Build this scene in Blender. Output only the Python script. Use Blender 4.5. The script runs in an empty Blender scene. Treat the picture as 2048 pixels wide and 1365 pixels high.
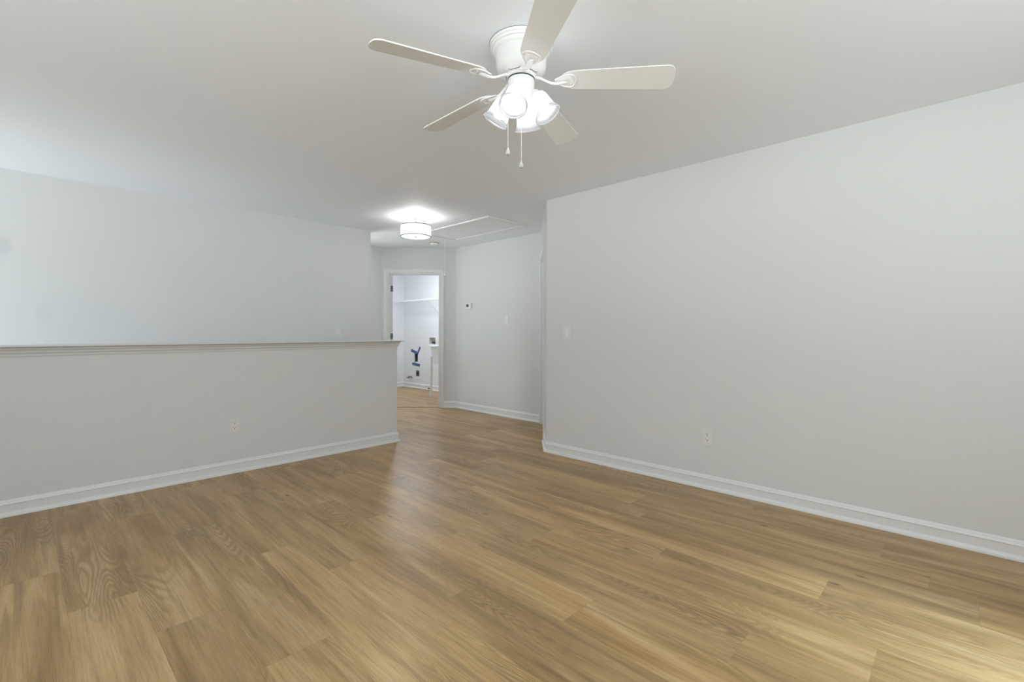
import bpy, bmesh, math, random
from mathutils import Vector, Matrix

SC = bpy.context.scene
COL = SC.collection
R = math.radians

# ------------------------------------------------------------------ camera
F_PX = 939.6
cam_d = bpy.data.cameras.new('camera')
cam_d.sensor_fit = 'HORIZONTAL'
cam_d.sensor_width = 36.0
cam_d.lens = F_PX / 2048 * 36.0
cam_d.shift_y = -18.2 / 2048
cam_d.clip_start = 0.02
cam = bpy.data.objects.new('camera', cam_d)
COL.objects.link(cam)
yaw, roll = R(43.77), R(0.11)
fw = Vector((math.cos(yaw), math.sin(yaw), 0))
rt = Vector((math.sin(yaw), -math.cos(yaw), 0))
up = Vector((0, 0, 1))
r2 = rt * math.cos(roll) + up * math.sin(roll)
u2 = up * math.cos(roll) - rt * math.sin(roll)
m = Matrix.Identity(4)
for i in range(3):
    m[i][0] = r2[i]; m[i][1] = u2[i]; m[i][2] = -fw[i]
m.translation = Vector((0, 0, 1.162))
cam.matrix_world = m
SC.camera = cam

# ------------------------------------------------------------------ colour management, world, daylight
SC.view_settings.view_transform = 'Standard'
SC.view_settings.look = 'None'
SC.view_settings.gamma = 1.0
SC.view_settings.use_curve_mapping = False
SC.view_settings.exposure = 0.06
try:
    SC.cycles.use_denoising = True
    SC.cycles.max_bounces = 16
    SC.cycles.diffuse_bounces = 8
    SC.cycles.transmission_bounces = 12
    SC.cycles.transparent_max_bounces = 12
    SC.cycles.sample_clamp_indirect = 20.0
    SC.cycles.caustics_reflective = False
    SC.cycles.caustics_refractive = False
except Exception:
    pass

SKY = 5.3          # brightness of the overcast sky seen by the windows
GROUND_GLOW = 1.72       # added glow below the horizon, relative to the sky, lighting the ceilings
FAN_W = 34.0       # strength of the four fan bulbs
DRUM_W = 90.0
LAUNDRY_W = 104.0

w = bpy.data.worlds.new('world')
SC.world = w
w.use_nodes = True
wn = w.node_tree.nodes; wl = w.node_tree.links
bg = wn['Background']
bg.inputs['Strength'].default_value = SKY
# overcast sky above the horizon, brighter glow added below it to light the ceilings
wtc = wn.new('ShaderNodeTexCoord'); wsp = wn.new('ShaderNodeSeparateXYZ'); wmr = wn.new('ShaderNodeMapRange'); wmx = wn.new('ShaderNodeMix')
wmx.data_type = 'RGBA'
wl.new(wtc.outputs['Generated'], wsp.inputs[0]); wl.new(wsp.outputs['Z'], wmr.inputs['Value'])
wmr.inputs['From Min'].default_value = -0.05; wmr.inputs['From Max'].default_value = 0.05
wl.new(wmr.outputs[0], wmx.inputs[0])
wmx.inputs[6].default_value = (GROUND_GLOW * 0.93, GROUND_GLOW * 0.97, GROUND_GLOW, 1)
wmx.inputs[7].default_value = (0.90, 0.96, 1.0, 1)
wl.new(wmx.outputs[2], bg.inputs['Color'])

def portal(name, loc, rot, sx, sy):
    d = bpy.data.lights.new(name, 'AREA')
    d.shape = 'RECTANGLE'; d.size = sx; d.size_y = sy
    d.cycles.is_portal = True
    o = bpy.data.objects.new(name, d)
    o.location = loc; o.rotation_euler = rot
    COL.objects.link(o)
    return o

sun_d = bpy.data.lights.new('sun', 'SUN')
sun_d.energy = 9.0
sun_d.angle = R(20)
sun_d.color = (0.66, 0.85, 1.0)
sun = bpy.data.objects.new('sun', sun_d)
sun.rotation_euler = Vector((0.03, 1.0, -1.30)).to_track_quat('-Z', 'Y').to_euler()
COL.objects.link(sun)

# ------------------------------------------------------------------ plan of the place (metres)
H = 2.44
XW, XE, YS, YN = -1.6, 7.2, -1.3, 8.6        # outer walls (inner faces)
XR = 3.53                                     # right wall face
YR = 2.915                                    # its far corner
YH0, YH1 = 4.325, 4.44                        # half wall faces
XH = 2.755                                    # half wall end
YL = 5.434                                    # stair wall face
XL = 3.07
HX, HY = 4.60, 3.90                           # hall right wall, near end
LA = Vector((4.60, 5.60)); LB = Vector((3.80, 6.40))   # laundry wall
DA = Vector((XR, YR)); DB = Vector((HX, HY))           # angled wall with bedroom door
XF = 5.64                                     # laundry far wall
D2 = (Vector((1, -1)) / math.sqrt(2))

# ------------------------------------------------------------------ helpers
def mat(name, col, rough=0.5, spec=0.5, metal=0.0, noise=0.0, nscale=30.0, bump=0.0, bscale=200.0):
    m = bpy.data.materials.new(name); m.use_nodes = True
    n = m.node_tree.nodes; l = m.node_tree.links
    b = n['Principled BSDF']
    b.inputs['Base Color'].default_value = (*col, 1)
    b.inputs['Roughness'].default_value = rough
    b.inputs['Specular IOR Level'].default_value = spec
    b.inputs['Metallic'].default_value = metal
    tc = n.new('ShaderNodeTexCoord')
    if noise > 0:
        t = n.new('ShaderNodeTexNoise'); t.inputs['Scale'].default_value = nscale
        t.inputs['Detail'].default_value = 4
        l.new(tc.outputs['Object'], t.inputs['Vector'])
        r = n.new('ShaderNodeMapRange')
        r.inputs['To Min'].default_value = 1 - noise; r.inputs['To Max'].default_value = 1 + noise
        l.new(t.outputs['Fac'], r.inputs['Value'])
        mx = n.new('ShaderNodeMix'); mx.data_type = 'RGBA'; mx.blend_type = 'MULTIPLY'
        mx.inputs['Factor'].default_value = 1
        mx.inputs[6].default_value = (*col, 1)
        l.new(r.outputs['Result'], mx.inputs[7])
        l.new(mx.outputs[2], b.inputs['Base Color'])
    if bump > 0:
        t2 = n.new('ShaderNodeTexNoise'); t2.inputs['Scale'].default_value = bscale
        l.new(tc.outputs['Object'], t2.inputs['Vector'])
        bp = n.new('ShaderNodeBump'); bp.inputs['Strength'].default_value = bump
        bp.inputs['Distance'].default_value = 0.001
        l.new(t2.outputs['Fac'], bp.inputs['Height'])
        l.new(bp.outputs['Normal'], b.inputs['Normal'])
    return m

def emis(name, col, s):
    m = bpy.data.materials.new(name); m.use_nodes = True
    b = m.node_tree.nodes['Principled BSDF']
    b.inputs['Base Color'].default_value = (*col, 1)
    b.inputs['Emission Color'].default_value = (*col, 1)
    b.inputs['Emission Strength'].default_value = s
    return m

WALL = (0.712, 0.719, 0.724)
M = {}
M['wall'] = mat('wall_paint', WALL, 0.75, 0.25, noise=0.012, nscale=1.5, bump=0.12, bscale=260)
M['wall_cool'] = mat('laundry_wall_paint', (0.80, 0.82, 0.84), 0.7, 0.25, noise=0.01, nscale=1.5, bump=0.1, bscale=260)
M['ceil'] = mat('ceiling_paint', (0.832, 0.857, 0.890), 0.62, 0.3, noise=0.01, nscale=1.2, bump=0.1, bscale=240)
M['trim'] = mat('white_trim_paint', (0.78, 0.79, 0.80), 0.35, 0.45, noise=0.01, nscale=8)
M['cap'] = mat('cap_trim_paint', (0.68, 0.69, 0.695), 0.4, 0.4, noise=0.01, nscale=8)
M['plastic'] = mat('white_plastic', (0.82, 0.82, 0.80), 0.3, 0.5, noise=0.01, nscale=40)
M['plate'] = mat('cover_plate_plastic', (0.76, 0.765, 0.76), 0.35, 0.5, noise=0.01, nscale=40)
M['dark'] = mat('dark_slot', (0.03, 0.03, 0.03), 0.6, 0.3, noise=0.1)
M['fan'] = mat('white_fan_enamel', (0.80, 0.80, 0.80), 0.35, 0.45, noise=0.01, nscale=12)
M['blade'] = mat('white_fan_blade', (0.78, 0.78, 0.775), 0.45, 0.35, noise=0.02, nscale=14)
M['nickel'] = mat('brushed_nickel', (0.42, 0.42, 0.41), 0.35, 0.5, metal=1.0, noise=0.06, nscale=60)
M['hinge'] = mat('satin_hinge_steel', (0.18, 0.19, 0.18), 0.4, 0.5, metal=0.8, noise=0.1, nscale=80)
M['tape'] = mat('blue_painters_tape', (0.10, 0.15, 0.30), 0.8, 0.2, noise=0.12, nscale=90)
M['screen'] = mat('thermostat_lcd', (0.07, 0.08, 0.08), 0.25, 0.5, noise=0.15, nscale=200)
M['steel_plate'] = mat('range_plate_steel', (0.14, 0.15, 0.15), 0.45, 0.5, metal=0.4, noise=0.08)
M['tub'] = mat('utility_tub_plastic', (0.84, 0.85, 0.86), 0.35, 0.45, noise=0.01, nscale=15)
M['wire'] = mat('white_vinyl_wire', (0.80, 0.82, 0.83), 0.35, 0.45, noise=0.01)
M['duct'] = mat('galvanised_duct', (0.20, 0.21, 0.21), 0.5, 0.5, metal=0.6, noise=0.2, nscale=25)
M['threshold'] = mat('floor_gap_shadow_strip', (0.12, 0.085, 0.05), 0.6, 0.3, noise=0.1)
M['stair'] = mat('stair_carpet', (0.58, 0.57, 0.54), 0.95, 0.05, noise=0.1, nscale=120)
M['bulb'] = emis('lit_bulb_glass', (0.985, 0.99, 1.0), FAN_W)
M['bulb2'] = emis('lit_drum_bulb_glass', (0.985, 0.99, 1.0), DRUM_W)

def shade_mat(name, col, tr, gl=0.06, rough=0.25, clear=0.0):
    m = bpy.data.materials.new(name); m.use_nodes = True
    n = m.node_tree.nodes; l = m.node_tree.links
    n.remove(n['Principled BSDF'])
    out = n['Material Output']
    d = n.new('ShaderNodeBsdfDiffuse'); d.inputs['Color'].default_value = (*col, 1)
    t = n.new('ShaderNodeBsdfTranslucent'); t.inputs['Color'].default_value = (*col, 1)
    g = n.new('ShaderNodeBsdfGlossy'); g.inputs['Roughness'].default_value = rough
    tn = n.new('ShaderNodeTexNoise'); tn.inputs['Scale'].default_value = 60
    mr = n.new('ShaderNodeMapRange'); mr.inputs['To Min'].default_value = tr - 0.03; mr.inputs['To Max'].default_value = tr + 0.03
    l.new(tn.outputs['Fac'], mr.inputs['Value'])
    a = n.new('ShaderNodeMixShader'); l.new(mr.outputs['Result'], a.inputs[0])
    b = n.new('ShaderNodeMixShader'); b.inputs[0].default_value = gl
    l.new(d.outputs[0], a.inputs[1]); l.new(t.outputs[0], a.inputs[2])
    l.new(a.outputs[0], b.inputs[1]); l.new(g.outputs[0], b.inputs[2])
    if clear > 0:
        tp = n.new('ShaderNodeBsdfTransparent'); c = n.new('ShaderNodeMixShader'); c.inputs[0].default_value = clear
        l.new(b.outputs[0], c.inputs[1]); l.new(tp.outputs[0], c.inputs[2]); l.new(c.outputs[0], out.inputs['Surface'])
    else:
        l.new(b.outputs[0], out.inputs['Surface'])
    return m
M['frost'] = shade_mat('frosted_shade_glass', (0.36, 0.36, 0.362), 0.60, clear=0.26)
M['linen'] = shade_mat('white_drum_fabric', (0.85, 0.85, 0.845), 0.5, 0.02, 0.6, clear=0.12)
M['diffuser'] = shade_mat('drum_diffuser_acrylic', (0.85, 0.85, 0.85), 0.6, 0.04, 0.4, clear=0.2)

def glass_mat(name):
    m = bpy.data.materials.new(name); m.use_nodes = True
    n = m.node_tree.nodes; l = m.node_tree.links
    n.remove(n['Principled BSDF'])
    t = n.new('ShaderNodeBsdfTransparent'); t.inputs['Color'].default_value = (0.96, 0.98, 0.97, 1)
    g = n.new('ShaderNodeBsdfGlossy'); g.inputs['Roughness'].default_value = 0.02
    f = n.new('ShaderNodeLayerWeight'); f.inputs['Blend'].default_value = 0.5
    pw = n.new('ShaderNodeMath'); pw.operation = 'POWER'; pw.inputs[1].default_value = 5.0
    ad = n.new('ShaderNodeMath'); ad.operation = 'MULTIPLY_ADD'; ad.inputs[1].default_value = 0.9; ad.inputs[2].default_value = 0.03
    l.new(f.outputs['Facing'], pw.inputs[0]); l.new(pw.outputs[0], ad.inputs[0])
    x = n.new('ShaderNodeMixShader')
    l.new(ad.outputs[0], x.inputs[0]); l.new(t.outputs[0], x.inputs[1]); l.new(g.outputs[0], x.inputs[2])
    l.new(x.outputs[0], n['Material Output'].inputs['Surface'])
    return m
M['glass'] = glass_mat('window_glass')
M['crystal'] = mat('clear_pull_pendant', (0.48, 0.49, 0.49), 0.12, 0.8, noise=0.05, nscale=120)

def link(name, bm, material, parent=None, smooth=False):
    me = bpy.data.meshes.new(name)
    bmesh.ops.remove_doubles(bm, verts=bm.verts, dist=1e-6)
    bmesh.ops.recalc_face_normals(bm, faces=bm.faces)
    bm.to_mesh(me); bm.free()
    if material is not None: me.materials.append(material)
    if smooth:
        try:
            me.shade_smooth()
            me.set_sharp_from_angle(angle=R(35))
        except Exception:
            pass
    o = bpy.data.objects.new(name, me)
    COL.objects.link(o)
    if parent is not None: o.parent = parent
    return o

def struct(name, bm, material, parent=None, smooth=False):
    o = link(name, bm, material, parent, smooth)
    if parent is None: o['kind'] = 'structure'
    return o

def tag(o, label, cat, group=None):
    o['label'] = label; o['category'] = cat
    if group: o['group'] = group
    return o

def thing(name, label, cat, mw=None, group=None):
    o = bpy.data.objects.new(name, None); COL.objects.link(o)
    o.empty_display_size = 0.05
    if mw is not None: o.matrix_world = mw
    return tag(o, label, cat, group)

def box(bm, x0, y0, z0, x1, y1, z1, M4=None, bev=0.0):
    g = bmesh.new()
    vs = [g.verts.new((x, y, z)) for x in (x0, x1) for y in (y0, y1) for z in (z0, z1)]
    for f in ((0, 1, 3, 2), (4, 6, 7, 5), (0, 4, 5, 1), (2, 3, 7, 6), (0, 2, 6, 4), (1, 5, 7, 3)):
        g.faces.new([vs[i] for i in f])
    if bev > 0:
        bmesh.ops.bevel(g, geom=g.edges[:], offset=bev, segments=2, affect='EDGES', profile=0.7)
    merge(bm, g, M4)

def merge(bm, g, M4=None):
    if M4 is not None: g.transform(M4)
    me = bpy.data.meshes.new('t'); g.to_mesh(me); g.free()
    bm.from_mesh(me); bpy.data.meshes.remove(me)

def lathe(bm, prof, seg=48, M4=None, closed=False):
    """prof: list of (r, z); revolved about z"""
    g = bmesh.new(); rings = []
    for r, z in prof:
        if r < 1e-6: rings.append([g.verts.new((0, 0, z))])
        else: rings.append([g.verts.new((r * math.cos(2 * math.pi * i / seg), r * math.sin(2 * math.pi * i / seg), z)) for i in range(seg)])
    pairs = list(zip(rings[:-1], rings[1:]))
    if closed: pairs.append((rings[-1], rings[0]))
    for a, b in pairs:
        for i in range(seg):
            j = (i + 1) % seg
            if len(a) == 1 and len(b) == 1: continue
            if len(a) == 1: g.faces.new((a[0], b[i], b[j]))
            elif len(b) == 1: g.faces.new((a[i], a[j], b[0]))
            else: g.faces.new((a[i], a[j], b[j], b[i]))
    merge(bm, g, M4)

def tube(bm, pts, r, seg=10, M4=None, caps=True):
    pts = [Vector(p) for p in pts]
    rad = r if isinstance(r, (list, tuple)) else [r] * len(pts)
    g = bmesh.new(); rings = []
    prev = None
    for i, p in enumerate(pts):
        if i == 0: t = pts[1] - pts[0]
        elif i == len(pts) - 1: t = pts[-1] - pts[-2]
        else: t = (pts[i + 1] - pts[i]).normalized() + (pts[i] - pts[i - 1]).normalized()
        t.normalize()
        if prev is None:
            a = t.orthogonal().normalized()
        else:
            a = (prev - t * prev.dot(t))
            a = a.normalized() if a.length > 1e-6 else t.orthogonal().normalized()
        prev = a
        b = t.cross(a)
        rings.append([g.verts.new(p + (a * math.cos(2 * math.pi * k / seg) + b * math.sin(2 * math.pi * k / seg)) * rad[i]) for k in range(seg)])
    for A, B in zip(rings[:-1], rings[1:]):
        for k in range(seg):
            g.faces.new((A[k], A[(k + 1) % seg], B[(k + 1) % seg], B[k]))
    if caps:
        g.faces.new(rings[0]); g.faces.new(rings[-1])
    merge(bm, g, M4)

def sweep2d(bm, path, prof, closed=False):
    """sweep a profile [(out, z)] along a ground path [(x,y)]; out = to the right-hand side of travel, mitred"""
    P = [Vector((p[0], p[1])) for p in path]; n = len(P)
    rings = []
    for i in range(n):
        def nrm(a, b):
            d = (b - a).normalized(); return Vector((d.y, -d.x))
        if i == 0: N = nrm(P[0], P[1]); s = 1
        elif i == n - 1: N = nrm(P[-2], P[-1]); s = 1
        else:
            a = nrm(P[i - 1], P[i]); b = nrm(P[i], P[i + 1])
            N = (a + b).normalized(); s = 1 / max(0.3, N.dot(a))
        rings.append([bm.verts.new((P[i].x + N.x * o * s, P[i].y + N.y * o * s, z)) for o, z in prof])
    k = len(prof)
    for A, B in zip(rings[:-1], rings[1:]):
        for j in range(k):
            bm.faces.new((A[j], A[(j + 1) % k], B[(j + 1) % k], B[j]))
    bm.faces.new(rings[0]); bm.faces.new(rings[-1])

def wall_slab(bm, p0, p1, th, z0, z1, opens=()):
    """vertical slab from p0 to p1; thickness th to the left of travel; opens = [(s0, s1, zlo, zhi)]"""
    p0 = Vector(p0); p1 = Vector(p1); d = (p1 - p0); L = d.length; d.normalize(); nn = Vector((-d.y, d.x))
    X = Matrix(((d.x, nn.x, 0, p0.x), (d.y, nn.y, 0, p0.y), (0, 0, 1, 0), (0, 0, 0, 1)))
    cur = 0.0
    for s0, s1, zl, zh in sorted(opens):
        if s0 > cur: box(bm, cur, 0, z0, s0, th, z1, X)
        if zl > z0: box(bm, s0, 0, z0, s1, th, zl, X)
        if zh < z1: box(bm, s0, 0, zh, s1, th, z1, X)
        cur = s1
    if cur < L: box(bm, cur, 0, z0, L, th, z1, X)

def frameM(p, d, n):
    """matrix whose x axis = d (2D), y axis = n (2D, away from the viewer into the wall), z up, origin p"""
    return Matrix(((d[0], n[0], 0, p[0]), (d[1], n[1], 0, p[1]), (0, 0, 1, p[2] if len(p) > 2 else 0), (0, 0, 0, 1)))

# ------------------------------------------------------------------ floor of wood-look planks
def floor_material():
    m = bpy.data.materials.new('oak_vinyl_plank'); m.use_nodes = True
    n = m.node_tree.nodes; l = m.node_tree.links
    b = n['Principled BSDF']
    def N(t, **k):
        x = n.new('ShaderNode' + t)
        for a, v in k.items(): setattr(x, a, v)
        return x
    def math_(op, a, bb=None, clamp=False):
        x = N('Math', operation=op); x.use_clamp = clamp
        for i, v in enumerate((a, bb)):
            if v is None: continue
            if isinstance(v, (int, float)): x.inputs[i].default_value = v
            else: l.new(v, x.inputs[i])
        return x.outputs[0]
    def mix(f, a, bb, mode='MIX'):
        x = N('Mix', data_type='RGBA', blend_type=mode)
        if isinstance(f, (int, float)): x.inputs[0].default_value = f
        else: l.new(f, x.inputs[0])
        for i, v in ((6, a), (7, bb)):
            if isinstance(v, tuple): x.inputs[i].default_value = v
            else: l.new(v, x.inputs[i])
        return x.outputs[2]
    uv = N('UVMap'); uv.uv_map = 'plank'
    at = N('Attribute'); at.attribute_name = 'tone'; at.attribute_type = 'GEOMETRY'
    sep = N('SeparateColor'); l.new(at.outputs['Color'], sep.inputs[0])
    r1, r2_, r3 = sep.outputs[0], sep.outputs[1], sep.outputs[2]
    su = N('SeparateXYZ'); l.new(uv.outputs[0], su.inputs[0])
    def coords(sx, sy, off):
        c = N('CombineXYZ')
        l.new(math_('ADD', math_('MULTIPLY', su.outputs[0], sx), math_('MULTIPLY', r1, off)), c.inputs[0])
        l.new(math_('ADD', math_('MULTIPLY', su.outputs[1], sy), math_('MULTIPLY', r2_, off * 1.7)), c.inputs[1])
        l.new(math_('MULTIPLY', r3, 31.0), c.inputs[2])
        return c.outputs[0]
    def noise(sx, sy, off, det=3, rough=0.5, dist=0.0):
        t = N('TexNoise'); t.inputs['Scale'].default_value = 1
        t.inputs['Detail'].default_value = det; t.inputs['Roughness'].default_value = rough
        t.inputs['Distortion'].default_value = dist
        l.new(coords(sx, sy, off), t.inputs['Vector'])
        return t.outputs['Fac']
    def ramp(f, pts):
        x = N('ValToRGB'); l.new(f, x.inputs[0])
        e = x.color_ramp.elements
        while len(e) > 1: e.remove(e[-1])
        e[0].position = pts[0][0]; e[0].color = pts[0][1]
        for p, c in pts[1:]:
            q = e.new(p); q.color = c
        return x.outputs[0]
    g = lambda v: (v, v, v, 1)
    broad = noise(9, 1.1, 60, 2, 0.5, 0.6)
    base = ramp(broad, [(0.26, (0.285, 0.163, 0.062, 1)), (0.42, (0.395, 0.241, 0.098, 1)), (0.58, (0.475, 0.303, 0.134, 1)), (0.76, (0.585, 0.402, 0.210, 1))])
    # per plank tone
    tone = N('MapRange'); l.new(r3, tone.inputs['Value']); tone.inputs['To Min'].default_value = 0.86; tone.inputs['To Max'].default_value = 1.12
    base = mix(1.0, base, tone.outputs[0], 'MULTIPLY')
    base = mix(math_('MULTIPLY', r2_, 0.22), base, (0.42, 0.32, 0.19, 1))
    # fine straight grain
    fine = noise(230, 8.0, 90, 4, 0.7)
    fr = ramp(fine, [(0.30, g(0.70)), (0.5, g(1.0)), (0.72, g(1.12))])
    base = mix(0.9, base, fr, 'MULTIPLY')
    med = noise(46, 1.6, 40, 3, 0.6, 0.3)
    mr = ramp(med, [(0.30, g(0.74)), (0.5, g(1.0)), (0.75, g(1.12))])
    base = mix(0.8, base, mr, 'MULTIPLY')
    # cathedral figure: contour lines of a stretched noise
    field = noise(6.0, 0.75, 25, 1.6, 0.35, 0.35)
    lines = math_('SINE', math_('MULTIPLY', field, 260.0))
    lines = math_('MULTIPLY', math_('ADD', lines, 1.0), 0.5)
    lines = math_('POWER', lines, 1.3)
    mask = noise(3.2, 0.9, 71, 1)
    mk = ramp(mask, [(0.46, g(0.0)), (0.58, g(1.0))])
    base = mix(math_('MULTIPLY', math_('MULTIPLY', lines, mk), 0.50), base, (0.190, 0.112, 0.048, 1))
    # long dark streaks
    st = noise(26, 0.75, 17, 2, 0.5, 0.4)
    sk = ramp(st, [(0.57, g(0.0)), (0.72, g(1.0))])
    base = mix(math_('MULTIPLY', sk, 0.42), base, (0.185, 0.12, 0.066, 1))
    # knots
    vo = N('TexVoronoi'); vo.inputs['Scale'].default_value = 1; l.new(coords(6.0, 2.6, 33), vo.inputs['Vector'])
    vo.inputs['Randomness'].default_value = 1.0
    kn = ramp(vo.outputs['Distance'], [(0.0, g(1.0)), (0.03, g(0.9)), (0.09, g(0.0))])
    cs = N('SeparateColor'); l.new(vo.outputs['Color'], cs.inputs[0])
    pick = math_('GREATER_THAN', cs.outputs[0], 0.55)
    base = mix(math_('MULTIPLY', math_('MULTIPLY', kn, pick), 0.75), base, (0.075, 0.05, 0.034, 1))
    # seams
    def edge(v, ln, wd):
        a = math_('MINIMUM', v, math_('SUBTRACT', ln, v))
        return math_('LESS_THAN', a, wd)
    ua = N('Attribute'); ua.attribute_name = 'size'; ua.attribute_type = 'GEOMETRY'
    us = N('SeparateColor'); l.new(ua.outputs['Color'], us.inputs[0])
    seam = math_('MAXIMUM', edge(su.outputs[0], us.outputs[0], 0.0009), edge(su.outputs[1], us.outputs[1], 0.0009))
    base = mix(math_('MULTIPLY', seam, 0.25), base, (0.12, 0.08, 0.045, 1))
    l.new(base, b.inputs['Base Color'])
    rr = N('MapRange'); l.new(fine, rr.inputs['Value']); rr.inputs['To Min'].default_value = 0.30; rr.inputs['To Max'].default_value = 0.42
    l.new(rr.outputs[0], b.inputs['Roughness'])
    b.inputs['Specular IOR Level'].default_value = 0.42
    bp = N('Bump'); bp.inputs['Strength'].default_value = 0.12; bp.inputs['Distance'].default_value = 0.0008
    l.new(math_('SUBTRACT', fine, math_('MULTIPLY', seam, 1.0)), bp.inputs['Height'])
    l.new(bp.outputs[0], b.inputs['Normal'])
    return m

def build_floor():
    rnd = random.Random(11)
    W0, LEN, OFF = 0.2265, 1.512, 0.132
    joints = {0: 2.655, 1: 2.24, 2: 1.739, 3: 2.64, 4: 2.225, 5: 1.612, 6: 1.153, 7: 0.594, 8: 0.222, 9: 1.143,
              10: 0.449, 11: -0.053, 12: 1.62, 13: 0.305, 14: 0.994}
    me = bpy.data.meshes.new('floor')
    verts, faces, uvs, tones, sizes = [], [], [], [], []
    def quad(x0, x1, y0, y1, bx, by, w_, l_, t):
        k = len(verts)
        verts.extend([(x0, y0, 0), (x1, y0, 0), (x1, y1, 0), (x0, y1, 0)])
        faces.append((k, k + 1, k + 2, k + 3))
        uvs.extend([(x0 - bx, y0 - by), (x1 - bx, y0 - by), (x1 - bx, y1 - by), (x0 - bx, y1 - by)])
        tones.append(t); sizes.append((w_, l_, 0, 1))
    i0 = math.floor((XW - 0.2 - OFF) / W0); i1 = math.ceil((XE + 0.2 - OFF) / W0)
    for i in range(i0, i1):
        x0 = OFF + i * W0; x1 = x0 + W0
        j = joints.get(i, rnd.uniform(0, LEN))
        k0 = math.floor((YS - 0.2 - j) / LEN); k1 = math.ceil((YN + 0.2 - j) / LEN)
        for k in range(k0, k1):
            y0 = j + k * LEN; y1 = y0 + LEN
            t = (rnd.random(), rnd.random(), rnd.random(), 1)
            if (x1 < 1.5 and y0 > 5.5) or (x1 < 3.45 and y0 > 6.5): continue
            # cut out the stairwell (x < XH, YH1 .. YL)
            xs = [(x0, x1)] if (x1 <= XH or x0 >= XH) else [(x0, XH), (XH, x1)]
            for a, b in xs:
                if a >= XH - 1e-6:
                    quad(a, b, y0, y1, x0, y0, W0, LEN, t)
                else:
                    lo, hi = YH1 - 0.03, YL + 0.03
                    if y1 <= lo or y0 >= hi: quad(a, b, y0, y1, x0, y0, W0, LEN, t)
                    else:
                        if y0 < lo: quad(a, b, y0, lo, x0, y0, W0, LEN, t)
                        if y1 > hi: quad(a, b, hi, y1, x0, y0, W0, LEN, t)
    me.from_pydata(verts, [], faces)
    u = me.uv_layers.new(name='plank')
    for q, c in enumerate(uvs): u.data[q].uv = c
    ta = me.attributes.new('tone', 'FLOAT_COLOR', 'FACE')
    sa = me.attributes.new('size', 'FLOAT_COLOR', 'FACE')
    for q in range(len(faces)):
        ta.data[q].color = tones[q]; sa.data[q].color = sizes[q]
    me.materials.append(floor_material())
    o = bpy.data.objects.new('floor', me); COL.objects.link(o); o['kind'] = 'structure'
    # slab below the planks (one mesh, hidden) keeps the floor solid
    bm = bmesh.new()
    for x0, y0, x1, y1 in ((XW - .2, YS - .2, XE + .2, YH1 - .03), (1.37, YL + .03, XE + .2, 6.52), (3.42, 6.5, XE + .2, YN + .2), (XH, YH1 - .03, XE + .2, YL + .03)):
        box(bm, x0, y0, -0.25, x1, y1, -0.002)
    struct('floor_slab', bm, M['stair'])
build_floor()

# ------------------------------------------------------------------ ceiling
bm = bmesh.new(); box(bm, XW - .2, YS - .2, H, XE + .2, 5.56, H + 0.12); box(bm, 1.37, 5.56, H, XE + .2, 6.53, H + 0.12); box(bm, 3.42, 6.53, H, XE + .2, YN + .2, H + 0.12)
struct('ceiling', bm, M['ceil'])

# ------------------------------------------------------------------ walls
TH = 0.12
def patched_wall_mat():
    """stair wall paint with two faint darker patches"""
    m = M['wall'].copy(); m.name = 'stair_wall_paint'
    n = m.node_tree.nodes; l = m.node_tree.links; b = n['Principled BSDF']
    src = b.inputs['Base Color'].links[0].from_socket
    geo = n.new('ShaderNodeNewGeometry')
    for (x, z, rx, rz, s) in ((-0.10, 1.83, 0.055, 0.085, 0.10), (0.13, 1.31, 0.07, 0.10, 0.035)):  # soft darker ellipses
        mp = n.new('ShaderNodeMapping'); mp.vector_type = 'TEXTURE'
        mp.inputs['Location'].default_value = (x, YL, z); mp.inputs['Scale'].default_value = (rx, 1, rz)
        l.new(geo.outputs['Position'], mp.inputs['Vector'])
        ln = n.new('ShaderNodeVectorMath'); ln.operation = 'LENGTH'; l.new(mp.outputs[0], ln.inputs[0])
        mr = n.new('ShaderNodeMapRange'); mr.interpolation_type = 'SMOOTHSTEP'
        mr.inputs['From Min'].default_value = 0.35; mr.inputs['From Max'].default_value = 1.25
        mr.inputs['To Min'].default_value = 1 - s; mr.inputs['To Max'].default_value = 1.0
        l.new(ln.outputs['Value'], mr.inputs['Value'])
        mx = n.new('ShaderNodeMix'); mx.data_type = 'RGBA'; mx.blend_type = 'MULTIPLY'; mx.inputs[0].default_value = 1
        l.new(src, mx.inputs[6]); l.new(mr.outputs[0], mx.inputs[7]); src = mx.outputs[2]
    l.new(src, b.inputs['Base Color'])
    return m

WIN1 = (1.90, 2.60, 0.95, 2.25)      # x0,x1,z0,z1 window in the wall behind the camera
WIN3 = (4.55, 5.33, -0.60, 2.15)     # y0,y1,z0,z1 window over the stairs
FILL_WIN4 = (2.25, 3.25, 0.80, 2.10)     # x0,x1,z0,z1 unseen window added in the passage to light the hall
FILL_WIN5 = (-0.55, 1.35, 0.95, 2.25)     # x0,x1,z0,z1 window added behind the camera to spread the daylight
WIN2 = (0.4, 2.2, 0.95, 2.25)        # y0,y1,z0,z1 window in the wall left of the camera
bm = bmesh.new(); wall_slab(bm, (XE + .1, YS), (XW - .1, YS), TH, -0.1, H, [(XE + .1 - q[1], XE + .1 - q[0], q[2], q[3]) for q in (WIN1, FILL_WIN5)]); struct('wall_back', bm, M['wall'])
bm = bmesh.new(); wall_slab(bm, (XW, YS - .1), (XW, 5.56), TH, -2.9, H, [(q[0] - YS + .1, q[1] - YS + .1, q[2], q[3]) for q in (WIN2, WIN3)]); struct('wall_west', bm, M['wall'])
bm = bmesh.new(); wall_slab(bm, (3.42, YN), (XE + .1, YN), TH, -0.1, H); struct('wall_north', bm, M['wall_cool'])
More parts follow.
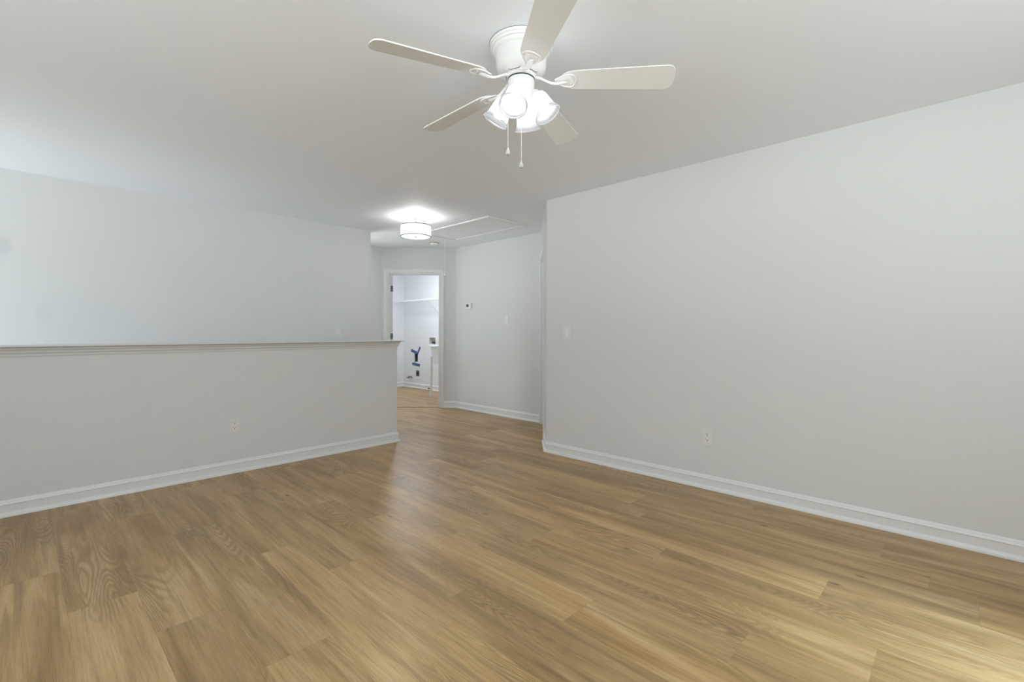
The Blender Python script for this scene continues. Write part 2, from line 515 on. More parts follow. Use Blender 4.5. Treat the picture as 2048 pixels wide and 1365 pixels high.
bm = bmesh.new(); wall_slab(bm, (XE, YN + .1), (XE, YS - .1), TH, -0.1, H); struct('wall_east', bm, M['wall'])
bm = bmesh.new(); wall_slab(bm, (XR, YR), (XR, YS), TH, 0, H); struct('wall_right', bm, M['wall'])
# angled wall with the bedroom door
dd = (DB - DA); LD = dd.length; dd.normalize()
BD0, BD1, DH = 0.46, 1.385, 2.055
bm = bmesh.new(); wall_slab(bm, DB, DA, TH, 0, H, [(LD - BD1, LD - BD0, 0, DH)]); struct('wall_angled', bm, M['wall'])
bm = bmesh.new(); wall_slab(bm, LA, (HX, HY), TH, 0, H); struct('wall_hall', bm, M['wall'])
ld = (LB - LA); LL = ld.length; ld.normalize()
LO0, LO1 = 0.245, 1.035
bm = bmesh.new(); wall_slab(bm, LB, LA, TH, 0, H, [(LL - LO1, LL - LO0, 0, DH)]); struct('wall_laundry', bm, M['wall'])
bm = bmesh.new(); wall_slab(bm, (1.5, LB.y), (LB.x, LB.y), TH, -0.1, H, [(FILL_WIN4[0] - 1.5, FILL_WIN4[1] - 1.5, FILL_WIN4[2], FILL_WIN4[3])]); struct('wall_passage', bm, M['wall'])
bm = bmesh.new(); wall_slab(bm, (1.5, 5.45), (1.5, 6.52), TH, -0.1, H); struct('wall_passage_end', bm, M['wall'])
bm = bmesh.new(); wall_slab(bm, (XW, YL), (XL, YL), TH, -2.9, H); struct('wall_left', bm, patched_wall_mat())
bm = bmesh.new(); wall_slab(bm, (XW, YH0), (XH, YH0), YH1 - YH0, -2.9, 1.06); struct('wall_half', bm, M['wall'])
# laundry room shell
bm = bmesh.new(); wall_slab(bm, (XF, YN), (XF, 4.9), TH, 0, H, [(YN - 8.195, YN - 8.085, 0.545, 0.74), (YN - 7.69, YN - 7.48, 0.915, 1.045)]); struct('wall_laundry_far', bm, M['wall_cool'])
bm = bmesh.new(); wall_slab(bm, (XF, 4.9), (HX + TH, 4.9), TH, 0, H); struct('wall_laundry_right', bm, M['wall_cool'])
bm = bmesh.new(); wall_slab(bm, (3.55, 6.45), (3.55, YN), TH, -0.1, H); struct('wall_laundry_west', bm, M['wall_cool'])
bm = bmesh.new(); box(bm, HX + TH + .001, 5.02, 0, HX + TH + 0.012, 5.62, H); struct('wall_laundry_lining', bm, M['wall_cool'])

# ------------------------------------------------------------------ stairs going down behind the half wall
bm = bmesh.new()
n_st = 13
for k in range(n_st):
    zt = -0.19 * (k + 1); x1 = XH - 0.02 - 0.265 * k
    box(bm, x1 - 0.265, YH1, -2.75, x1, YL, zt)
struct('stairs', bm, M['stair'])
bm = bmesh.new(); box(bm, XW, YH1, -2.85, XH, YL, -2.66); struct('floor_lower', bm, M['stair'])
bm = bmesh.new(); box(bm, XH - 0.02, YH1, -2.75, XH + 0.08, YL, -0.003); struct('wall_stair_head', bm, M['wall'])

# ------------------------------------------------------------------ trim
BASE = [(0, 0), (0.029, 0), (0.0287, 0.006), (0.0272, 0.013), (0.0240, 0.019), (0.0195, 0.0235), (0.0148, 0.0255), (0.0130, 0.0258), (0.0130, 0.0715), (0.0155, 0.0735), (0.0160, 0.0765), (0.0140, 0.0800),
        (0.0105, 0.0835), (0.0085, 0.0885), (0.0080, 0.0920), (0.0060, 0.0960), (0.0025, 0.1005), (0, 0.101)]
def baseboard(name, path, prof=BASE):
    bm = bmesh.new(); sweep2d(bm, path, prof)
    return struct(name, bm, M['trim'], smooth=True)
cas = 0.062
pA = DA + dd * (BD0 - cas)
pB = DA + dd * (BD1 + cas)
# travel so that "right-hand side" is the room
baseboard('baseboard_right', [tuple(pA), (XR, YR), (XR, YS)][::-1] and [(XR, YS), (XR, YR), tuple(pA)][::-1])
baseboard('baseboard_half', [(XW, YH0), (XH, YH0), (XH, YH1)])
baseboard('baseboard_hall', [tuple(LA + ld * (LO0 - cas)), tuple(LA), (HX, HY)])
baseboard('baseboard_passage', [(1.62, LB.y), (LB.x, LB.y)])
baseboard('baseboard_laundry', [(3.56, YN), (XF, YN), (XF, 5.02)])
baseboard('baseboard_back', [(WIN1[0] - .08, YS), (XW, YS), (XW, YH0)])

# casings: a moulded profile carried up, over and down each door opening, plus the jamb lining
CASE = [(0.0, 0.0), (0.0, 0.009), (0.006, 0.012), (0.012, 0.011), (0.020, 0.0135), (0.040, 0.0165), (0.052, 0.0175), (0.058, 0.015), (0.060, 0.010), (0.060, 0.0)]
def casing(name, p, d, nrm, s0, s1, hgt, th, reveal=0.005, jamb=True, stop=0.05):
    """p origin, d along wall, nrm = unit normal toward the hall side"""
    d = Vector(d); nrm = Vector(nrm); p = Vector(p)
    bm = bmesh.new()
    a0, a1, zt = s0 - reveal + 0.0, s1 + reveal, hgt + reveal
    rings = []
    for sx, sz, cx, cz in ((a0, 0.0, -1, 0), (a0, zt, -1, 1), (a1, zt, 1, 1), (a1, 0.0, 1, 0)):
        ring = []
        for o, t in CASE:
            s = sx + cx * o; z = sz + cz * o
            q = p + d * s + nrm * t
            ring.append(bm.verts.new((q.x, q.y, z)))
        rings.append(ring)
    k = len(CASE)
    for A, B in zip(rings[:-1], rings[1:]):
        for j in range(k): bm.faces.new((A[j], A[(j + 1) % k], B[(j + 1) % k], B[j]))
    bm.faces.new(rings[0]); bm.faces.new(rings[-1])
    if jamb:
        X = frameM(p, d, -nrm)
        jt = 0.012
        box(bm, s0 - 0.001, -0.002, 0, s0 + jt, th + 0.002, hgt, X)
        box(bm, s1 - jt, -0.002, 0, s1 + 0.001, th + 0.002, hgt, X)
        box(bm, s0, -0.002, hgt - jt, s1, th + 0.002, hgt + 0.001, X)
        # door stops
        box(bm, s0 + jt, stop, 0, s0 + jt + 0.010, stop + 0.03, hgt - jt, X)
        box(bm, s1 - jt - 0.010, stop, 0, s1 - jt, stop + 0.03, hgt - jt, X)
        box(bm, s0 + jt, stop, hgt - jt - 0.010, s1 - jt, stop + 0.03, hgt - jt, X)
    return struct(name, bm, M['trim'])
nL = Vector((-1, -1)) / math.sqrt(2)          # laundry wall normal toward hall
casing('trim_1', LA, ld, nL, LO0, LO1, DH, TH, stop=0.045)
nD = Vector((-dd.y, dd.x))                    # angled wall normal toward hall
casing('trim_2', DA, dd, nD, BD0, BD1, DH, TH, stop=0.030)
# dark strip painted as the shadow of the floor gap under the laundry door
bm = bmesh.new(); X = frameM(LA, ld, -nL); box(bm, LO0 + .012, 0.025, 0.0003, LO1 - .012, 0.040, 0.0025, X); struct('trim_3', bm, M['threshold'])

# door leaves
def panel_door(name, wdt, hgt, mw):
    t = bpy.data.objects.new(name, None); COL.objects.link(t); t.matrix_world = mw; t['kind'] = 'structure'
    bm = bmesh.new(); g = 0.035
    box(bm, 0, 0, 0.012, wdt, g, hgt)
    # raised panels on both faces
    cols = ((0.11, wdt / 2 - 0.05), (wdt / 2 + 0.05, wdt - 0.11)); rows = ((0.22, 0.80), (0.93, 1.50), (1.63, hgt - 0.13))
    for x0, x1 in cols:
        for z0, z1 in rows:
            for y0, y1 in ((-0.004, 0.001), (g - 0.001, g + 0.004)):
                box(bm, x0, y0, z0, x1, y1, z1, bev=0.0018)
    o = link('door_leaf', bm, M['trim'], t)
    bm = bmesh.new()
    for sgn, y in ((-1, 0.0), (1, g)):
        Rm = Matrix.Translation((wdt - 0.06, y, 0.93)) @ Matrix.Rotation(R(90) * (1 if sgn < 0 else -1), 4, 'X')
        lathe(bm, [(0.0, 0.0), (0.032, 0.0), (0.032, 0.004), (0.012, 0.007), (0.011, 0.03), (0.022, 0.04), (0.027, 0.052), (0.022, 0.063), (0, 0.067)], 24, Rm)
    link('door_knob', bm, M['nickel'], t, smooth=True)
    return t
# laundry door: hinged on the far jamb, swung well into the laundry
hp = LA + ld * (LO1 - 0.014) - nL * (TH - 0.002)
ang = math.atan2((-ld).y, (-ld).x) + R(113)
dw = LO1 - LO0 - 0.03
door_m = Matrix.Translation((hp.x, hp.y, 0)) @ Matrix.Rotation(ang, 4, 'Z')
door_m = door_m @ Matrix.Translation((0, -0.035, 0))
d1 = panel_door('door_1', dw, 2.03, door_m)
def hinge(parent, M4):
    bm = bmesh.new()
    box(bm, -0.030, -0.0032, -0.044, 0.0, 0.0005, 0.044, M4)
    box(bm, 0.0, -0.0032, -0.044, 0.033, 0.0005, 0.044, M4)
    tube(bm, [M4 @ Vector((0, -0.005, -0.046)), M4 @ Vector((0, -0.005, 0.046))], 0.006, 12)
    return link('hinge', bm, M['hinge'], parent)
for hz in (1.83, 1.09, 0.22):
    # leaves flat on the hinge edge of the door, facing the hall
    q = Matrix.Rotation(R(-90), 4, 'Z')
    hinge(d1, Matrix.Translation((-0.001, 0.018, hz)) @ q @ Matrix.Scale(0.6, 4, (1, 0, 0)))
# bedroom door, closed, at the inner side of its jamb
bp = DA + dd * (BD1 - 0.014) - nD * 0.062
dm = Matrix(((-dd.x, -nD.x, 0, bp.x), (-dd.y, -nD.y, 0, bp.y), (0, 0, 1, 0), (0, 0, 0, 1)))
panel_door('door_2', BD1 - BD0 - 0.028, 2.035, dm)

# half wall cap: board plus bed moulding running round the front, the end and the back
bm = bmesh.new()
MOLD = [(0, 1.000), (0.007, 1.000), (0.008, 1.002), (0.008, 1.011), (0.005, 1.0125), (0.006, 1.015), (0.014, 1.021), (0.017, 1.027), (0.017, 1.031), (0.013, 1.0325), (0.014, 1.035), (0.022, 1.041), (0.027, 1.047), (0.027, 1.051), (0.023, 1.0525), (0.032, 1.058), (0, 1.058)]
sweep2d(bm, [(XW, YH0), (XH, YH0), (XH, YH1), (XW, YH1)], MOLD)
NOSE = [(0.0, 1.058), (0.047, 1.058), (0.050, 1.0595), (0.052, 1.063), (0.052, 1.067), (0.050, 1.0705), (0.047, 1.072), (0, 1.072)]
sweep2d(bm, [(XW, YH0), (XH, YH0), (XH, YH1), (XW, YH1)], NOSE)
box(bm, XW, YH0, 1.058, XH, YH1, 1.072)
struct('trim_4', bm, M['cap'], smooth=True)

# ------------------------------------------------------------------ windows (out of view, two added for their light; the daylight comes through them)
def window(name, X, w_, z0, z1, mull=2):
    t = bpy.data.objects.new(name, None); COL.objects.link(t); t['kind'] = 'structure'; t.matrix_world = X
    bm = bmesh.new(); fr = 0.05
    box(bm, 0, 0.02, z0, fr, 0.10, z1); box(bm, w_ - fr, 0.02, z0, w_, 0.10, z1)
    box(bm, 0, 0.02, z0, w_, 0.10, z0 + fr); box(bm, 0, 0.02, z1 - fr, w_, 0.10, z1)
    for k in range(1, mull):
        x = w_ * k / mull; box(bm, x - 0.025, 0.03, z0, x + 0.025, 0.09, z1)
    # inner casing
    for a in ((-0.07, -0.018, z0 - 0.07, 0.0, 0.001, z1 + 0.07), (w_, -0.018, z0 - 0.07, w_ + 0.07, 0.001, z1 + 0.07), (0, -0.018, z1, w_, 0.001, z1 + 0.07), (0, -0.03, z0 - 0.07, w_, 0.001, z0)):
        box(bm, *a)
    link('window_frame', bm, M['trim'], t)
    bm = bmesh.new(); box(bm, fr, 0.055, z0 + fr, w_ - fr, 0.060, z1 - fr); link('pane', bm, M['glass'], t)
    return t
window('window_1', Matrix(((-1, 0, 0, WIN1[1]), (0, -1, 0, YS), (0, 0, 1, 0), (0, 0, 0, 1))), WIN1[1] - WIN1[0], WIN1[2], WIN1[3], 1)
window('window_2', Matrix(((0, -1, 0, XW), (1, 0, 0, WIN2[0]), (0, 0, 1, 0), (0, 0, 0, 1))), WIN2[1] - WIN2[0], WIN2[2], WIN2[3])
window('window_3', Matrix(((0, -1, 0, XW), (1, 0, 0, WIN3[0]), (0, 0, 1, 0), (0, 0, 0, 1))), WIN3[1] - WIN3[0], WIN3[2], WIN3[3], 1)
portal('portal_stair', (XW - .13, (WIN3[0] + WIN3[1]) / 2, (WIN3[2] + WIN3[3]) / 2), (R(90), 0, R(-90)), WIN3[1] - WIN3[0], WIN3[3] - WIN3[2])
window('fill_window_4', Matrix(((1, 0, 0, FILL_WIN4[0]), (0, 1, 0, LB.y), (0, 0, 1, 0), (0, 0, 0, 1))), FILL_WIN4[1] - FILL_WIN4[0], FILL_WIN4[2], FILL_WIN4[3], 1)
portal('portal_passage', ((FILL_WIN4[0] + FILL_WIN4[1]) / 2, LB.y + .13, (FILL_WIN4[2] + FILL_WIN4[3]) / 2), (R(-90), 0, 0), FILL_WIN4[1] - FILL_WIN4[0], FILL_WIN4[3] - FILL_WIN4[2])
window('fill_window_5', Matrix(((-1, 0, 0, FILL_WIN5[1]), (0, -1, 0, YS), (0, 0, 1, 0), (0, 0, 0, 1))), FILL_WIN5[1] - FILL_WIN5[0], FILL_WIN5[2], FILL_WIN5[3])
portal('portal_rear', ((FILL_WIN5[0] + FILL_WIN5[1]) / 2, YS - .13, (FILL_WIN5[2] + FILL_WIN5[3]) / 2), (R(90), 0, 0), FILL_WIN5[1] - FILL_WIN5[0], FILL_WIN5[3] - FILL_WIN5[2])
portal('portal_back', ((WIN1[0] + WIN1[1]) / 2, YS - .13, (WIN1[2] + WIN1[3]) / 2), (R(90), 0, 0), WIN1[1] - WIN1[0], WIN1[3] - WIN1[2])
portal('portal_west', (XW - .13, (WIN2[0] + WIN2[1]) / 2, (WIN2[2] + WIN2[3]) / 2), (R(90), 0, R(-90)), WIN2[1] - WIN2[0], WIN2[3] - WIN2[2])

# ------------------------------------------------------------------ ceiling fan
FC = Vector((1.541, 1.423))
fan = thing('ceiling_fan', 'white five-blade hugger ceiling fan with four lit glass shades', 'ceiling fan', Matrix.Translation((FC.x, FC.y, H)))
def zf(z): return z - H
bm = bmesh.new()
lathe(bm, [(r, zf(z)) for r, z in ((0.0, 2.439), (0.141, 2.439), (0.141, 2.430), (0.139, 2.427), (0.135, 2.426), (0.135, 2.420), (0.133, 2.416), (0.128, 2.415), (0.1275, 2.409), (0.122, 2.401),
     (0.116, 2.397), (0.1155, 2.392), (0.112, 2.388), (0.1115, 2.345), (0.1085, 2.329), (0.100, 2.317), (0.086, 2.309), (0.073, 2.307), (0.070, 2.305), (0.0, 2.305))], 72)
link('motor_housing', bm, M['fan'], fan, smooth=True)
# dark arcs drawn for the shaded gap between housing and flywheel
for k in range(5):
    a = R(-53.54 + 36 + 72 * k); bm = bmesh.new()
    tube(bm, [(math.cos(a + R(t)) * r_, math.sin(a + R(t)) * r_, zf(z_)) for t, r_, z_ in ((-21, 0.078, 2.3082), (-17, 0.0695, 2.3050), (-8, 0.0685, 2.3046), (0, 0.0685, 2.3046), (8, 0.0685, 2.3046), (17, 0.0695, 2.3050), (21, 0.078, 2.3082))], 0.0011, 6)
    link('housing_gap_arc', bm, M['dark'], fan)
bm = bmesh.new(); lathe(bm, [(0.1385, zf(2.4398)), (0.1422, zf(2.4398)), (0.1422, zf(2.4386)), (0.1385, zf(2.4386))], 72, closed=True); link('ceiling_gap_ring', bm, M['hinge'], fan)  # dark ring stands in for the shade line between housing and ceiling
bm = bmesh.new()
lathe(bm, [(0, zf(2.306)), (0.0665, zf(2.306)), (0.0665, zf(2.303)), (0.0645, zf(2.301)), (0.0645, zf(2.291)), (0.062, zf(2.289)), (0, zf(2.289))], 48)
link('flywheel', bm, M['fan'], fan, smooth=True)
bm = bmesh.new()
lathe(bm, [(0, zf(2.290)), (0.0585, zf(2.290)), (0.0585, zf(2.284)), (0, zf(2.284))], 48)
link('gap_ring', bm, M['dark'], fan, smooth=True)
bm = bmesh.new()
lathe(bm, [(r, zf(z)) for r, z in ((0.0, 2.286), (0.057, 2.286), (0.059, 2.283), (0.0595, 2.262), (0.0585, 2.240), (0.056, 2.236), (0.056, 2.232), (0.060, 2.229), (0.061, 2.222), (0.060, 2.205), (0.055, 2.190), (0.044, 2.177), (0.028, 2.169), (0.012, 2.166), (0.010, 2.160), (0, 2.158))], 56)
link('switch_housing', bm, M['fan'], fan, smooth=True)
for k in range(4):
    bm = bmesh.new()
    a = R(-18 + 90 * k); tube(bm, [(math.cos(a) * 0.0585, math.sin(a) * 0.0585, zf(2.272)), (math.cos(a) * 0.0615, math.sin(a) * 0.0615, zf(2.272))], 0.0022, 8)
    link('screw', bm, M['fan'], fan)

# blades
BR0, BR1 = 0.175, 0.664
def blade_mesh():
    bm = bmesh.new(); t = 0.0055
    out = []
    L = BR1 - BR0
    def hw(s):   # half width along the blade
        return 0.051 + (0.067 - 0.051) * min(1, s / (L * 0.9))
    # root end: broad rounded, tip end: nearly square with rounded corners
    root = [(0.000, 0.0), (0.002, 0.013), (0.008, 0.026), (0.018, 0.038), (0.032, 0.046), (0.052, 0.0515)]
    for s, y in root: out.append((s, y))
    for s in (0.10, 0.2, 0.3, 0.4): out.append((s, hw(s)))
    rc = 0.036; yt = 0.067
    for k in range(0, 9):
        a = R(90 - 90 * k / 8); out.append((L - 0.0045 - rc + rc * math.cos(a), yt - rc + rc * math.sin(a)))
    out.append((L - 0.0012, 0.016)); out.append((L, 0.0))
    full = out + [(s, -y) for s, y in reversed(out[1:-1])]
    g = bmesh.new()
    lo = [g.verts.new((s, y, -t / 2)) for s, y in full]; hi = [g.verts.new((s, y, t / 2)) for s, y in full]
    g.faces.new(lo[::-1]); g.faces.new(hi)
    n = len(full)
    for i in range(n): g.faces.new((lo[i], lo[(i + 1) % n], hi[(i + 1) % n], hi[i]))
    merge(bm, g)
    return bm
def iron_mesh():
    """blade iron: curved arm from the flywheel ending in an oval medallion under the blade root"""
    bm = bmesh.new()
    # arm (local coords: x along blade from fan centre; z relative to hub blade height)
    secs = [(0.060, 0.011, 0.016, 0.007), (0.085, 0.010, 0.012, 0.007), (0.110, 0.0085, 0.000, 0.007), (0.135, 0.0085, -0.011, 0.007), (0.158, 0.011, -0.0155, 0.006), (0.185, 0.014, -0.0135, 0.005), (0.205, 0.010, -0.0120, 0.004)]
    g = bmesh.new(); rings = []
    for x, hwid, z, th in secs:
        rings.append([g.verts.new((x, y, z + dz)) for y, dz in ((-hwid, 0), (-hwid * 0.6, -th * 0.7), (0, -th), (hwid * 0.6, -th * 0.7), (hwid, 0), (0, 0.002))])
    for A, B in zip(rings[:-1], rings[1:]):
        for j in range(6): g.faces.new((A[j], A[(j + 1) % 6], B[(j + 1) % 6], B[j]))
    g.faces.new(rings[0]); g.faces.new(rings[-1])
    merge(bm, g)
    return bm
def medallion_mesh():
    bm = bmesh.new(); g = bmesh.new()
    # shield outline widening outwards, rounded at the far end, in the blade plane
    half = [(0.150, 0.010), (0.165, 0.020), (0.182, 0.031), (0.200, 0.038), (0.216, 0.040), (0.229, 0.037), (0.239, 0.028), (0.245, 0.015), (0.247, 0.0)]
    full = half + [(x, -y) for x, y in reversed(half[:-1])]
    cx = 0.203
    layers = []
    for sc, z in ((1.0, 0.0), (1.0, -0.0035), (0.93, -0.0055), (0.84, -0.0045), (0.78, -0.0025), (0.70, -0.004), (0.4, -0.0055)):
        layers.append([g.verts.new((cx + (x - cx) * sc, y * sc, z)) for x, y in full])
    n = len(full)
    for A, B in zip(layers[:-1], layers[1:]):
        for j in range(n - 0): g.faces.new((A[j], A[(j + 1) % n], B[(j + 1) % n], B[j]))
    g.faces.new(layers[0]); g.faces.new(layers[-1])
    merge(bm, g)
    return bm
ZB, DROOP, PITCH = 2.282, 0.038, -13.0
for k in range(5):
    a = R(-53.54 + 72 * k)
    base = Matrix.Rotation(a, 4, 'Z') @ Matrix.Translation((0, 0, ZB - H)) @ Matrix.Rotation(math.atan(DROOP), 4, 'Y')
    pit = Matrix.Rotation(R(PITCH), 4, 'X')
    b = link('blade', blade_mesh(), M['blade'], fan); b.matrix_local = base @ pit @ Matrix.Translation((BR0, 0, 0))
    i_ = link('blade_iron', iron_mesh(), M['fan'], fan, smooth=True); i_.matrix_local = base
    md = link('medallion', medallion_mesh(), M['fan'], i_, smooth=False)
    md.matrix_local = pit @ Matrix.Translation((0, 0, -0.0032))
    for sx, sy in ((0.190, 0.0), (0.222, 0.018), (0.222, -0.018)):
        bm = bmesh.new()
        lathe(bm, [(0, -0.0105), (0.0028, -0.0095), (0.0038, -0.0075), (0.0038, -0.005), (0, -0.005)], 12, pit @ Matrix.Translation((sx, sy, 0)))
        link('screw', bm, M['fan'], i_)

# shades
BELL = [(0.0235, 0.000), (0.031, 0.002), (0.038, 0.009), (0.0425, 0.020), (0.0450, 0.034), (0.0465, 0.050), (0.0480, 0.066), (0.0500, 0.080), (0.0535, 0.091), (0.0575, 0.098), (0.0600, 0.101),
        (0.0610, 0.103), (0.0600, 0.1055), (0.0605, 0.108), (0.0615, 0.1105), (0.0600, 0.112)]
def bell(bm):
    inner = [(max(0.004, r - 0.0028), z - (0.001 if i > 12 else 0.0)) for i, (r, z) in enumerate(BELL)][::-1]
    lathe(bm, BELL + inner[0:], 56, closed=True)
BULB = [(0.0, 0.104 - 0.012), (0.010, 0.0905), (0.019, 0.085), (0.0255, 0.076), (0.028, 0.065), (0.0265, 0.054), (0.021, 0.042), (0.0155, 0.032), (0.0135, 0.022), (0.0, 0.022)]
for k in range(4):
    a = R(27 + 90 * k)
    # rim centre at r .125, z 2.11 ; neck at r .052, z 2.193
    p0 = Vector((0.067, 0, zf(2.208))); p1 = Vector((0.125, 0, zf(2.112)))
    ax = (p1 - p0).normalized()
    rotl = Vector((0, 0, 1)).rotation_difference(ax).to_matrix().to_4x4()
    X = Matrix.Rotation(a, 4, 'Z') @ Matrix.Translation(p0) @ rotl
    # socket arm
    bm = bmesh.new()
    lathe(bm, [(0, -0.022), (0.016, -0.022), (0.021, -0.016), (0.0255, -0.004), (0.0265, 0.006), (0.0250, 0.012), (0.0, 0.012)], 32)
    s_ = link('lamp_socket', bm, M['fan'], fan, smooth=True); s_.matrix_local = X
    bm = bmesh.new(); bell(bm)
    g_ = link('lamp_shade', bm, M['frost'], fan, smooth=True); g_.matrix_local = X
    bm = bmesh.new(); lathe(bm, BULB[::-1], 24)
    bl = link('bulb', bm, M['bulb'], s_, smooth=True)
# pull chains
def pull_chain(dx, dy, z0, z1):
    bm = bmesh.new(); n = int((z0 - z1) / 0.0052)
    for i in range(n):
        z = z0 - 0.0052 * (i + 0.5)
        g = bmesh.new(); bmesh.ops.create_icosphere(g, subdivisions=1, radius=0.0021, matrix=Matrix.Translation((dx, dy, zf(z)))); merge(bm, g)
    tube(bm, [(dx, dy, zf(z0)), (dx, dy, zf(z1))], 0.0007, 5)
    c = link('pull_chain', bm, M['plate'], fan)
    bm = bmesh.new()
    X = Matrix.Translation((dx, dy, zf(z1)))
    lathe(bm, [(0, 0.0), (0.0018, -0.001), (0.0022, -0.008), (0.0050, -0.015), (0.0088, -0.024), (0.0105, -0.031), (0.0100, -0.037), (0.0065, -0.041), (0, -0.042)], 20, X)
    link('pull_pendant', bm, M['crystal'], c, smooth=True)
# positions: rt = camera-right direction in plan
q = rt.xy * (-0.058) + fw.xy * (-0.02)
pull_chain(q.x, q.y, 2.205, 1.985)
q = rt.xy * (0.001) + fw.xy * (-0.03)
pull_chain(q.x, q.y, 2.175, 1.925)

# ------------------------------------------------------------------ drum light in the hall
DC = Vector((3.030, 4.385))
dl = thing('drum_light', 'semi-flush white drum light with two dark metal rings on hall ceiling', 'ceiling light', Matrix.Translation((DC.x, DC.y, H)))
bm = bmesh.new(); lathe(bm, [(0, -0.001), (0.058, -0.001), (0.058, -0.020), (0.054, -0.024), (0, -0.024)], 40); link('canopy', bm, M['nickel'], dl, smooth=True)
bm = bmesh.new(); lathe(bm, [(0, -0.02), (0.009, -0.02), (0.009, -0.085), (0.014, -0.09), (0.014, -0.105), (0, -0.105)], 20)
for a in (0, 120, 240):
    c_, s_ = math.cos(R(a + 20)), math.sin(R(a + 20)); tube(bm, [(0.01 * c_, 0.01 * s_, -0.104), (0.163 * c_, 0.163 * s_, -0.104)], 0.0025, 6)
link('stem', bm, M['nickel'], dl, smooth=True)
bm = bmesh.new(); lathe(bm, [(0.1640, -0.102), (0.1655, -0.102), (0.1655, -0.2225), (0.1640, -0.2225)], 80, closed=True); link('drum_shade', bm, M['linen'], dl, smooth=True)
for zc in (-0.1035, -0.2205):
    bm = bmesh.new(); lathe(bm, [(0.1600, zc - 0.0036), (0.1680, zc - 0.0036), (0.1680, zc + 0.0036), (0.1600, zc + 0.0036)], 80, closed=True); link('metal_ring', bm, M['hinge'], dl, smooth=True)
bm = bmesh.new(); lathe(bm, [(0, -0.2175), (0.1625, -0.2175), (0.1625, -0.2205), (0, -0.2205)], 64); link('diffuser', bm, M['diffuser'], dl, smooth=True)
bm = bmesh.new(); lathe(bm, [(0, -0.220), (0.020, -0.220), (0.020, -0.223), (0.008, -0.226), (0.007, -0.232), (0, -0.235)], 24); link('finial', bm, M['hinge'], dl, smooth=True)
for sx in (-1, 1):
    bm = bmesh.new(); X = Matrix.Translation((0.0, 0, -0.13)) @ Matrix.Rotation(R(90 * sx), 4, 'Y')
    lathe(bm, [(0.0, 0.022), (0.0135, 0.022), (0.0155, 0.032), (0.021, 0.042), (0.0265, 0.054), (0.028, 0.065), (0.0255, 0.076), (0.019, 0.085), (0.010, 0.0905), (0.0, 0.092)], 20, X)
    link('bulb', bm, M['bulb2'], dl, smooth=True)

# ------------------------------------------------------------------ attic hatch with pull cord
ah = thing('attic_hatch', 'white trimmed attic hatch in hall ceiling with hanging pull cord', 'attic hatch', Matrix.Translation((3.865, 4.42, H)))
hx, hy = 0.318, 0.66
bm = bmesh.new()
prof = [(0.0, 0.0), (0.0, -0.014), (0.008, -0.019), (0.020, -0.017), (0.045, -0.012), (0.052, -0.010), (0.055, 0.0)]
cor = [(-hx, -hy), (hx, -hy), (hx, hy), (-hx, hy)]
rings = []
for x, y in cor:
    sx = 1 if x > 0 else -1; sy = 1 if y > 0 else -1
    rings.append([bm.verts.new((x - sx * o, y - sy * o, z)) for o, z in prof])
k = len(prof)
for i in range(4):
    A, B = rings[i], rings[(i + 1) % 4]
    for j in range(k): bm.faces.new((A[j], A[(j + 1) % k], B[(j + 1) % k], B[j]))
link('hatch_frame', bm, M['trim'], ah)
bm = bmesh.new(); box(bm, -hx + 0.060, -hy + 0.060, -0.007, hx - 0.060, hy - 0.060, -0.001, bev=0.001); link('hatch_panel', bm, M['ceil'], ah)
bm = bmesh.new(); tube(bm, [(-0.028, 0.475, -0.006), (-0.028, 0.475, -0.30), (-0.029, 0.476, -0.50)], 0.0016, 6)
pc = link('pull_cord', bm, M['plastic'], ah)
bm = bmesh.new(); lathe(bm, [(0, 0.0), (0.004, -0.002), (0.006, -0.02), (0.009, -0.04), (0.008, -0.045), (0, -0.046)], 16, Matrix.Translation((-0.029, 0.476, -0.495))); link('cord_knob', bm, M['plastic'], pc, smooth=True)

# smoke detector
sd = thing('smoke_detector', 'small round white smoke detector on hall ceiling', 'smoke detector', Matrix.Translation((4.10, 5.475, H)))
bm = bmesh.new(); lathe(bm, [(0, -0.001), (0.064, -0.001), (0.064, -0.006), (0, -0.006)], 40); link('mounting_base', bm, M['hinge'], sd, smooth=True)
bm = bmesh.new(); lathe(bm, [(0, -0.006), (0.060, -0.006), (0.061, -0.014), (0.058, -0.026), (0.050, -0.033), (0.03, -0.036), (0, -0.037)], 40); link('cover', bm, M['plastic'], sd, smooth=True)
bm = bmesh.new(); lathe(bm, [(0, -0.028), (0.010, -0.028), (0.010, -0.037), (0, -0.037)], 16, Matrix.Translation((0.028, -0.028, 0))); link('test_button', bm, M['hinge'], sd)

# ------------------------------------------------------------------ outlets, switches, thermostat
# each built in a frame: x across the wall, -y out of the wall toward the viewer, z up
W_RIGHT = lambda y, z: frameM((XR, y, z), (0, -1), (1, 0))
W_HALF = lambda x, z: frameM((x, YH0, z), (1, 0), (0, 1))
W_LEFT = lambda x, z: frameM((x, YL, z), (1, 0), (0, 1))
W_HALL = lambda y, z: frameM((HX, y, z), (0, -1), (1, 0))
W_LAUN = lambda y, z: frameM((XF, y, z), (0, -1), (1, 0))

def plate_bm(wd=0.070, ht=0.115, th=0.005):
    bm = bmesh.new(); box(bm, -wd / 2, -th, -ht / 2, wd / 2, 0.0, ht / 2, bev=0.0022); return bm

